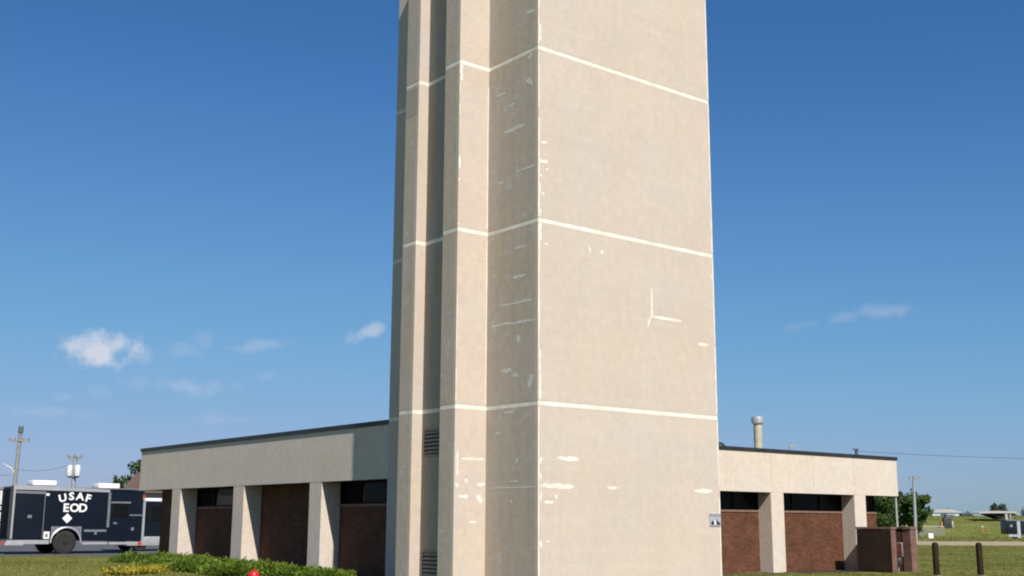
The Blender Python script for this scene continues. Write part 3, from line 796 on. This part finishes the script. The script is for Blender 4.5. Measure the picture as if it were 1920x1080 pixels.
# second vehicle, mostly hidden behind the wing: a dark blue van
vn = thing('parked_van', 'dark blue van with a white roof half hidden behind the building corner', 'van', (2.95, 31.9, TZ+.02))
MB().prism([(0, .62), (4.8, .62), (4.8, 1.3), (4.3, 1.45), (3.8, 2.15), (.05, 2.15)], 0, 1.9).build('body', M['navy'], vn)
MB().box((.03, .03, 2.153), (3.8, 1.87, 2.30), .04).build('roof', M['white'], vn)
MB().box((.55, -.012, 1.30), (1.20, -.001, 1.95)).build('window', M['glass'], vn)
MB().box((1.35, -.012, 1.30), (2.4, -.001, 1.95)).build('window', M['glass'], vn)
MB().box((-.06, -.05, .22), (2.9, .10, .615), .03).build('running_board', M['alu'], vn)
MB().box((-.12, .12, .25), (-.002, 1.8, .55), .03).build('bumper', M['alu'], vn)
for x in (.9, 3.8):
    for y in (.12, 1.72):
        w = MB().lathe([(.22, -.11), (.34, -.11), (.37, -.06), (.37, .06), (.34, .11), (.22, .11)], (x, y, .36), 24, 'Y').build('wheel', M['tyre'], vn)
        MB().lathe([(.02, -.08), (.20, -.09), (.22, -.11)], (x, y, .36), 18, 'Y').build('rim', M['alu_dull'], w)

# pale vehicle at the left edge of the view
pt = thing('stake_truck', 'off-white slatted truck box cut by the left edge of the view', 'truck', (-5.4, 29.3, TZ))
MB().box((0, .1, .58), (2.55, 2.3, .70)).build('bed', M['bronze'], pt)
MB().box((.02, .16, .702), (2.52, 2.24, 2.56)).build('box_core', M['signdark'], pt)
for z0, z1 in ((.72, 1.20), (1.26, 1.62), (1.70, 1.86), (1.92, 2.46)):
    MB().box((0, .08, z0), (2.54, .158, z1)).build('side_board', M['truckpanel'], pt)
MB().box((-.02, .06, 2.50), (2.56, 2.3, 2.60)).build('top_rail', M['signgrey'], pt)
MB().box((.05, .12, .34), (2.5, .20, .56)).build('under_rail', M['alu_dull'], pt)
for x in (.55,):
    for y in (.25, 2.1):
        w = MB().lathe([(.22, -.11), (.40, -.11), (.43, -.06), (.43, .06), (.40, .11), (.22, .11)], (x, y, .43), 24, 'Y').build('wheel', M['tyre'], pt)
        MB().lathe([(.02, -.08), (.20, -.09), (.22, -.11)], (x, y, .43), 18, 'Y').build('rim', M['rim'], w)

# ------------------------------------------------------------------ utility poles, left
def insul(p, par): MB().lathe([(.05, 0), (.06, .08), (.035, .16)], p, 8).build('insulator', M['alu_dull'], par)
p1 = W(-33.0, 80); z0 = gz(p1.x, p1.y)
u1 = thing('utility_pole', 'tall grey timber utility pole with one cross arm and a street lamp', 'utility pole', (p1.x, p1.y, z0), -YAW*0+YAW-math.pi/2, 'utility poles behind the trailer')
lean = .10
MB().tube([(-lean-.1, 0, -.4), (0, 0, 7.15)], [.165, .115], 12).build('pole', M['pole'], u1)
MB().tube([(0.002, 0, 7.12), (.02, 0, 7.55)], [.17, .16], 12).build('cap', M['pole_tip'], u1)
MB().box((-.70, -.16, 6.52), (.68, -.05, 6.66)).build('cross_arm', M['pole'], u1)
[insul((x, -.1, 6.67), u1) for x in (-.62, -.3, .28, .6)]
MB().tube([(-.08, -.05, 4.3), (-.35, -.1, 4.75), (-.85, -.1, 5.0)], .03, 6).build('lamp_arm', M['galv'], u1)
MB().lathe([(.03, .10), (.06, .07), (.10, -.02), (.02, -.05)], (-.90, -.1, 5.0), 12).build('lamp_head', M['galv'], u1)
p2 = W(-32.83, 90); z0 = gz(p2.x, p2.y)
u2_ = thing('utility_pole', 'shorter pale utility pole carrying two white transformers', 'utility pole', (p2.x, p2.y, z0), YAW-math.pi/2, 'utility poles behind the trailer')
MB().tube([(0, 0, -.4), (0, 0, 6.15)], [.20, .14], 12).build('pole', M['galv'], u2_)
MB().box((-.62, -.18, 6.0), (.62, -.06, 6.12)).build('cross_arm', M['pole'], u2_)
MB().tube([(-.5, -.1, 6.0), (-.02, -.1, 5.75)], .025, 6).tube([(.5, -.1, 6.0), (.02, -.1, 5.75)], .025, 6).build('arm_brace', M['pole'], u2_)
[insul((x, -.12, 6.125), u2_) for x in (-.55, 0, .55)]
for x in (-.27, .33):
    MB().lathe([(.10, -.05), (.20, 0), (.22, .05), (.22, .72), (.19, .80), (.05, .84)], (x, -.26, 4.62), 16).build('transformer', M['tank'], u2_)
MB().box((-.34, -.2, 4.50), (.42, -.10, 4.58)).build('bracket', M['wire'], u2_)
def cable(name, a, b, sag, r, label, group=None):
    pts = []
    for i in range(13):
        t = i/12; p = Vector(a).lerp(Vector(b), t); p.z -= sag*4*t*(1-t); pts.append(p)
    o = MB().tube(pts, r, 5).build(name, M['wire']); tag(o, label, 'power line', group); return o
a = W(-32.6, 80, 7.0); b = W(-33.2, 90, 6.5)
cable('power_line', W(-33.3, 80, 5.1), W(-33.1, 90, 5.9), .3, .012, 'thin wire slung between the two left utility poles')
cable('power_line', W(-33.5, 80, 4.7), W(-60, 86, 4.9), .6, .014, 'thin wire running left from the lamp-bearing utility pole')

# poles, right
p3 = W(40.2, 120)
u3 = thing('utility_pole', 'distant grey utility pole standing among the green trees', 'utility pole', (p3.x, p3.y, 0), YAW-math.pi/2)
MB().tube([(-.02, 0, -.4), (.12, 0, 6.5)], [.17, .12], 10).build('pole', M['galv'], u3)
MB().box((-.42, -.16, 6.18), (.62, -.05, 6.32)).build('cross_arm', M['pole'], u3)
[insul((x, -.1, 6.325), u3) for x in (-.36, .1, .55)]
p4 = W(26.05, 90)
u4 = thing('utility_pole', 'dark utility pole top rising behind the right wing roof', 'utility pole', (p4.x, p4.y, 0), YAW-math.pi/2)
MB().tube([(.05, 0, -.4), (0, 0, 7.35)], [.17, .12], 10).build('pole', M['pole_tip'], u4)
MB().box((-.28, -.16, 7.22), (.12, -.05, 7.34)).build('cross_arm', M['pole_tip'], u4)
cable('power_line', W(26.1, 90, 7.15), W(60, 95, 7.3), .45, .016, 'long thin wire running right from the dark pole top')
p5 = W(30.4, 130)
u5 = thing('utility_pole', 'faint far pole tip just above the right wing roof', 'utility pole', (p5.x, p5.y, 0), YAW-math.pi/2)
MB().tube([(0, 0, -.4), (0, 0, 10.4)], [.14, .09], 8).build('pole', M['galv'], u5)
MB().box((-.1, -.1, 10.1), (.55, -.02, 10.2)).build('cross_arm', M['galv'], u5)

# ------------------------------------------------------------------ house behind the trailer
hp = W(-26.6, 92); hz = gz(hp.x, hp.y)
hs = thing('small_house', 'grey house with a brown pitched roof behind the trailer', 'house', (hp.x, hp.y, hz), YAW-math.pi/2)
MB().box((-2.9, 0, -.3), (7.5, 6, 3.45)).build('wall', M['greywall'], hs)
rf = MB(); rf.bm.faces.ensure_lookup_table()
for (x0, x1) in ((-3.3, 7.9),):
    A = [(x0, -.4, 3.45), (x1, -.4, 3.45), (x1, 6.4, 3.45), (x0, 6.4, 3.45), (x0+.25, 3, 5.15), (x1-.25, 3, 5.15)]
    v = [rf.bm.verts.new(p) for p in A]
    for f in ((0, 1, 5, 4), (2, 3, 4, 5), (1, 2, 5), (3, 0, 4), (3, 2, 1, 0)): rf.bm.faces.new([v[i] for i in f])
rf.build('roof', M['browntile'], hs)
MB().box((1.2, -.02, 1.2), (2.2, 0.0, 2.3)).build('window', M['glass'], hs)

# ------------------------------------------------------------------ trees and plants
def tree(name, label, loc, h, rad, trunk_h, mat, n, leaf, seed, group=None, squash=1.0, nclump=34, cat='tree'):
    rng = np.random.default_rng(seed)
    t = thing(name, label, cat, loc, group=group)
    tk = MB(); tk.tube([(0, 0, -.3), (rng.uniform(-.1, .1), 0, trunk_h), (rng.uniform(-.3, .3), .1, h*.8)], [h*.035, h*.026, h*.008], 8)
    cz = (trunk_h*.75+h)/2; rz = (h-trunk_h*.75)/2
    cl = []
    while len(cl) < nclump:
        p = rng.uniform(-1, 1, 3)
        if .15 < np.linalg.norm(p) < .88: cl.append(p)
    cl = np.array(cl)
    C = cl*np.array([rad, rad, rz*squash]) + np.array([0, 0, cz])
    for k in range(0, nclump, 3):
        q = C[k]; b0 = np.array([0, 0, trunk_h+rng.uniform(0, .35)*(h-trunk_h)])
        mid = (q+b0)/2 + np.array([0, 0, .05*h])
        tk.tube([tuple(b0), tuple(mid), tuple(q)], [h*.014, h*.009, h*.003], 5)
    tk.build('trunk', M['bark'], t)
    cs = rng.uniform(.15, .36, nclump)*rad
    idx = rng.integers(0, nclump, n)
    off = unit(rng.normal(size=(n, 3)))*(rng.uniform(.25, 1, (n, 1))**.6)
    pts = C[idx] + off*cs[idx][:, None]*np.array([1.15, 1.15, .85])
    np_mesh('crown', leaves(pts, leaf, rng, .7), 4, mat, t)
    return t
def at(s, d): p = W(s, d); return (p.x, p.y, gz(p.x, p.y))
G = 'green trees beyond the right wing'
tree('leafy_tree', 'bushy green tree partly seen under the overhanging roof corner', at(49.6, 164), 7.4, 3.1, 1.0, M['leaf_a'], 4200, .42, 1, G)
tree('leafy_tree', 'dense dark green tree just left of the distant pole', at(53.0, 168), 7.4, 2.9, .9, M['leaf_b'], 4200, .42, 2, G)
tree('leafy_tree', 'round green tree right of the distant pole', at(55.9, 166), 6.9, 2.3, .8, M['leaf_a'], 3800, .40, 3, G)
tree('leafy_tree', 'low green tree behind the brick enclosure', at(45.4, 160), 5.4, 2.8, .6, M['leaf_a'], 3200, .42, 4, G)
tree('leafy_tree', 'small blue-green tree at the right end of the clump', at(59.6, 178), 4.8, 1.3, .5, M['leaf_far'], 2000, .36, 5, G)
tree('round_tree', 'small round lone tree far off on the horizon', at(121.6, 300), 3.9, 2.1, .5, M['leaf_far'], 2200, .42, 6)
tree('bushy_tree', 'dark tree crown rising above the brown roof', at(-33.6, 108), 6.7, 2.7, 1.6, M['leaf_b'], 4200, .34, 7)
tree('bushy_tree', 'dark lower tree at the far right horizon edge', at(131.5, 305), 3.0, 2.4, .4, M['leaf_far'], 1500, .45, 8)

# far treeline
rng = np.random.default_rng(3)
pts = []
for k in range(5200):
    s = rng.uniform(60, 420); d = 520 + rng.uniform(-12, 12)
    hgt = 3.2 + 1.4*math.sin(s*.05) + 1.2*math.sin(s*.17+1) + rng.uniform(0, .7)
    p = W(s, d); pts.append((p.x, p.y, 3.0 + rng.uniform(0, 1)*hgt))
o = np_mesh('treeline', leaves(np.array(pts), 1.8, rng, .7), 4, M['leaf_far'])
tag(o, 'low far-off line of trees along the right horizon', 'treeline', kind='stuff')

# junipers in front of the left wing
def juniper(loc, rx, h, seed, label):
    rng = np.random.default_rng(seed)
    t = thing('juniper_shrub', label, 'shrub', loc, group='low junipers along the left wing')
    st = MB()
    nb = 46
    ang = rng.uniform(0, 2*math.pi, nb); ln = rx*rng.uniform(.35, 1.0, nb)
    P = []; Dn = []
    for a, l in zip(ang, ln):
        hh = h*(1-(l/rx)**2*.65)*rng.uniform(.75, 1.12)
        e = np.array([l*math.cos(a), l*math.sin(a), hh])
        st.tube([(0, 0, -.05), tuple(e*np.array([.5, .5, .62])), tuple(e*.93)], [.022, .014, .005], 4)
        m_ = 190
        tt = rng.uniform(.30, 1.0, (m_, 1))
        curve = np.concatenate([e[:2]*tt, (hh*(1-(1-tt)**1.7))], 1)
        P.append(curve + rng.normal(size=(m_, 3))*np.array([.12, .12, .055]))
        dd = np.array([math.cos(a), math.sin(a), .75]); Dn.append(np.repeat(dd[None], m_, 0))
    st.build('stems', M['bark'], t)
    P = np.concatenate(P); Dn = np.concatenate(Dn); P[:, 2] = np.maximum(P[:, 2], .0)
    np_mesh('foliage', leaves(P, .12, rng, .36, Dn, .55), 4, M['juniper'], t)
JUN = [(-1.3, 19.4, .75, .20, 'low juniper at the far left end of the shrub row'),
       (-1.0, 18.2, .80, .27, 'small juniper beside the dark end bay, left of the first column'),
       (-1.2, 16.1, .85, .29, 'full juniper mound just right of the first column foot'),
       (-1.5, 14.6, .95, .29, 'bright juniper mound before the first windowed bay'),
       (-1.3, 12.7, .90, .26, 'juniper mound at the foot of the middle column'),
       (-1.2, 11.3, .85, .29, 'juniper mound straight behind the red hydrant'),
       (-1.2, 10.1, .85, .29, 'juniper mound before the windowless brick bay'),
       (-1.0, 8.7, .80, .31, 'juniper mound at the foot of the third column'),
       (-1.0, 7.3, .70, .36, 'last juniper mound, before the bay next to the tower'),
       (-2.6, 13.6, .90, .22, 'low juniper spreading onto the lawn in front of the bright mound'),
       (-2.5, 11.9, .90, .25, 'low juniper on the lawn side, left of the red hydrant'),
       (-2.3, 10.0, .90, .28, 'low juniper on the lawn side, right of the red hydrant')]
for i, (x, y, rx, h, lb) in enumerate(JUN):
    juniper((x, y, gz(x, y)-.02), rx, h*.88, 40+i, lb)

# yellow-flowering ground cover
rng = np.random.default_rng(21)
n = 5200
t_ = rng.uniform(0, 1, n)
bx_ = -5.35 + 1.7*t_ + rng.normal(size=n)*.10; by_ = 10.75 + .8*t_ + rng.normal(size=n)*.22
S, Dd = SD(bx_, by_)
dens = .5+.5*np.sin(t_*17)*np.sin(t_*41+2)
keep = rng.uniform(0, 1, n) < .45+.5*dens
P = np.stack([bx_, by_, gz_sd(S, Dd)+rng.uniform(.02, .16, n)], 1)[keep]
o = np_mesh('yellow_flowers', leaves(P, .075, rng, .8, np.array([[0, 0, .9]]), .8), 4, M['flower'])
tag(o, 'strip of yellow-flowering ground cover in front of the junipers', 'flowers', kind='stuff')

# grass blades
def blades(n, d0, d1, a0, a1, h, w, seed, avoid=None):
    rng = np.random.default_rng(seed)
    d = np.sqrt(rng.uniform(d0**2, d1**2, n)); s = d*rng.uniform(a0, a1, n)
    if avoid is not None:
        k = ~avoid(s, d); s, d = s[k], d[k]; n = len(s)
    x = CAMX + d*math.cos(YAW) + s*math.sin(YAW); y = CAMY + d*math.sin(YAW) - s*math.cos(YAW)
    b = np.stack([x, y, gz_sd(s, d)-.005], 1)
    clump = .65 + .5*np.sin(x*2.1+np.sin(y*1.3)*2)*np.sin(y*1.7+np.sin(x*.9)*2)
    hh = h*rng.uniform(.5, 1.2, n)*clump
    a = rng.uniform(0, 2*math.pi, n)
    side = np.stack([np.cos(a), np.sin(a), np.zeros(n)], 1)*w*.5*rng.uniform(.7, 1.3, (n, 1))
    tip = b + np.stack([rng.normal(size=n)*hh*.45, rng.normal(size=n)*hh*.45, hh], 1)
    return np.stack([b-side, b+side, tip], 1).reshape(-1, 3)
V = np.concatenate([blades(90000, 25, 45.2, -.47, -.10, .085, .022, 5, lambda s, d: (s > -13.4+.0) & (d > 41)),
                    blades(60000, 34, 70, .33, .47, .07, .03, 6), blades(26000, 35, 43, .14, .34, .07, .03, 16, lambda s, d: False & (s > 0)), blades(40000, 70, 104, .33, .47, .07, .06, 8)])
o = np_mesh('grass', V, 3, M['grass'])
tag(o, 'short mown grass with dry patches', 'grass', kind='stuff')
# rough grass and weeds along the far bank
V = blades(26000, 132, 225, .31, .47, .20, .12, 9)
o = np_mesh('rough_grass', V, 3, M['grass'])
tag(o, 'rougher unmown grass on the far bank', 'grass', kind='stuff')

# ------------------------------------------------------------------ hydrant
hx, hy = -6.70, 0.0
hd = thing('fire_hydrant', 'bright red fire hydrant top showing against the junipers', 'hydrant', (hx, hy, gz(hx, hy)))
MB().lathe([(.14, 0), (.14, .03), (.095, .04), (.092, .55), (.115, .56), (.115, .59), (.104, .605)], n=22).build('barrel', M['hyd'], hd)
MB().lathe([(.104, .606), (.102, .68), (.085, .735), (.05, .765), (.022, .77), (.022, .79), (.01, .795)], n=22).build('bonnet', M['hyd'], hd)
for a in (0, math.pi, -math.pi/2):
    o = MB().lathe([(.045, .07), (.045, .12), (.055, .125), (.055, .15), (.02, .16)], n=14).build('nozzle_cap', M['hydcap'], hd)
    o.matrix_local = Matrix.Translation((0, 0, .42)) @ Matrix.Rotation(a+YAW, 4, 'Z') @ Matrix.Rotation(R(90), 4, 'Y')

# ------------------------------------------------------------------ far field on the right
ub = at(52.06, 150)
wb = thing('marker_box', 'small white box standing on the verge beyond the road', 'utility box', ub, YAW-math.pi/2)
MB().box((-.30, -.2, .12), (.30, .2, .74), .04).build('case', M['white'], wb)
MB().box((-.24, -.16, -.1), (.24, .16, .119)).build('plinth', M['slab'], wb)
# chain link fence
fe = thing('chain_link_fence', 'grey chain-link fence running in front of the far trees', 'fence', at(52.5, 172), YAW-math.pi/2)
for k in range(8):
    MB().tube([(-2+k*1.6, 0, -.2), (-2+k*1.6, 0, 1.35)], .04, 6).build('post', M['galv'], fe)
MB().tube([(-2, 0, 1.33), (9.2, 0, 1.33)], .03, 6).build('rail', M['galv'], fe)
me_ = MB()
for k in range(112):
    x = -2+k*.1
    me_.box((x, -.008, .02), (x+.028, .008, 1.32))
tag(me_.build('wire_mesh', M['galv'], fe), kind='stuff')
# dark cabinet on the bank
cb = thing('equipment_cabinet', 'dark upright equipment cabinet on the grassy bank', 'cabinet', at(66.9, 185), YAW-math.pi/2)
MB().box((-.62, -.4, -.2), (.56, .5, 1.55), .04).build('case', M['signdark'], cb)
MB().box((.58, -.42, .05), (.80, .4, .95), .03).build('side_unit', M['alu'], cb)
MB().prism([(-.35, 1.552), (.8, 1.552), (1.1, 2.0), (-.2, 2.0)], -.35, .45).build('hood', M['pole_tip'], cb)
MB().box((-1.05, -.3, -.1), (-.80, .2, .9)).build('post', M['orange'], cb)
# second navy trailer at right edge
t2 = thing('box_trailer', 'small dark navy trailer at the right edge beyond the road', 'trailer', at(66.4, 158), YAW-math.pi/2)
MB().box((-1.45, 0, .62), (3.2, 2.2, 2.35), .05).build('body', M['navy'], t2)
MB().box((-.15, -.03, .15), (.27, .02, 2.30)).build('door_strip', M['alu'], t2)
MB().box((-1.35, -.05, .30), (-.17, .05, .60)).build('bumper', M['alu'], t2)
MB().box((.29, -.05, .30), (3.1, .05, .42)).build('bumper', M['alu_dull'], t2)
MB().box((-1.5, -.04, 2.352), (3.25, 2.2, 2.46)).build('roof', M['alu_dull'], t2)
MB().box((-1.05, -.012, 1.55), (-.75, -.001, 1.85)).build('label_plate', M['signgrey'], t2)
for x in (-.55, 2.3):
    w = MB().lathe([(.18, -.09), (.32, -.09), (.34, 0), (.32, .09), (.18, .09)], (x, .16, .34), 18, 'Y').build('wheel', M['tyre'], t2)
    MB().lathe([(.02, -.06), (.17, -.08), (.18, -.09)], (x, .16, .34), 14, 'Y').build('rim', M['alu_dull'], w)
# open shelter on the crest
sh = thing('open_shelter', 'low open shelter with a long pale roof on the far bank', 'shelter', at(79.0, 197), YAW-math.pi/2)
sh.scale = (.87, .87, .87); sh.location.z += 0.75
MB().prism([(-3.6, .62), (-3.5, .50), (3.0, .55), (3.9, .10), (4.0, .28), (3.1, .86), (0, .98), (-2.6, .86)], -2, 3).build('roof', M['pinkroof'], sh)
MB().prism([(-1.4, .48), (-1.4, .30), (1.0, -.5), (1.2, -.5), (1.2, .50)], -1.5, 2.8).build('back_wall', M['dark'], sh)
MB().box((1.3, -1.9, -.8), (1.75, -1.5, .52)).build('pillar', M['greywall'], sh)
MB().box((2.1, -1.9, -.8), (2.4, -1.5, .40)).build('pillar', M['signgrey'], sh)
# pale shed and dark vehicles beyond the crest
sd = thing('pale_shed', 'low pale blue-grey shed with a white roof on the far horizon', 'shed', at(126.0, 350), YAW-math.pi/2)
MB().box((-4.2, 0, -.6), (4.4, 6, 1.9)).build('wall', M['pale_shed'], sd)
MB().prism([(-4.5, 1.902), (4.7, 1.902), (4.7, 2.25), (1.5, 3.0), (-4.5, 2.5)], -.3, 6.3).build('roof', M['pinkroof'], sd)
MB().box((-1.2, -.05, .2), (.6, -.001, 1.7)).build('door', M['pole_tip'], sd)
for s_, d_, lb in ((119.2, 345, 'dark truck parked at the left end of the far pale shed'), (128.5, 340, 'dark truck parked at the right end of the far pale shed')):
    q = thing('parked_truck', lb, 'truck', at(s_, d_), YAW-math.pi/2, 'dark trucks on the horizon')
    MB().box((-1.3, 0, .45), (.5, 2, 1.7), .08).build('cargo_box', M['signdark'], q)
    MB().prism([(.52, .45), (1.6, .45), (1.6, 1.0), (1.25, 1.5), (.52, 1.5)], .1, 1.9).build('cab', M['signdark'], q)
    for x in (-.7, 1.0):
        MB().lathe([(.2, -.1), (.4, -.1), (.4, .1), (.2, .1)], (x, .2, .4), 14, 'Y').build('wheel', M['tyre'], q)
mk = thing('marker_post', 'thin faded orange marker post in the far bank grass', 'post', at(69.5, 178), 0)
MB().tube([(0, 0, -.2), (0, 0, .75)], .09, 8).build('stake', M['orange'], mk)
MB().tube([(0, 0, .752), (0, 0, .95)], .095, 8).build('band', M['white'], mk)
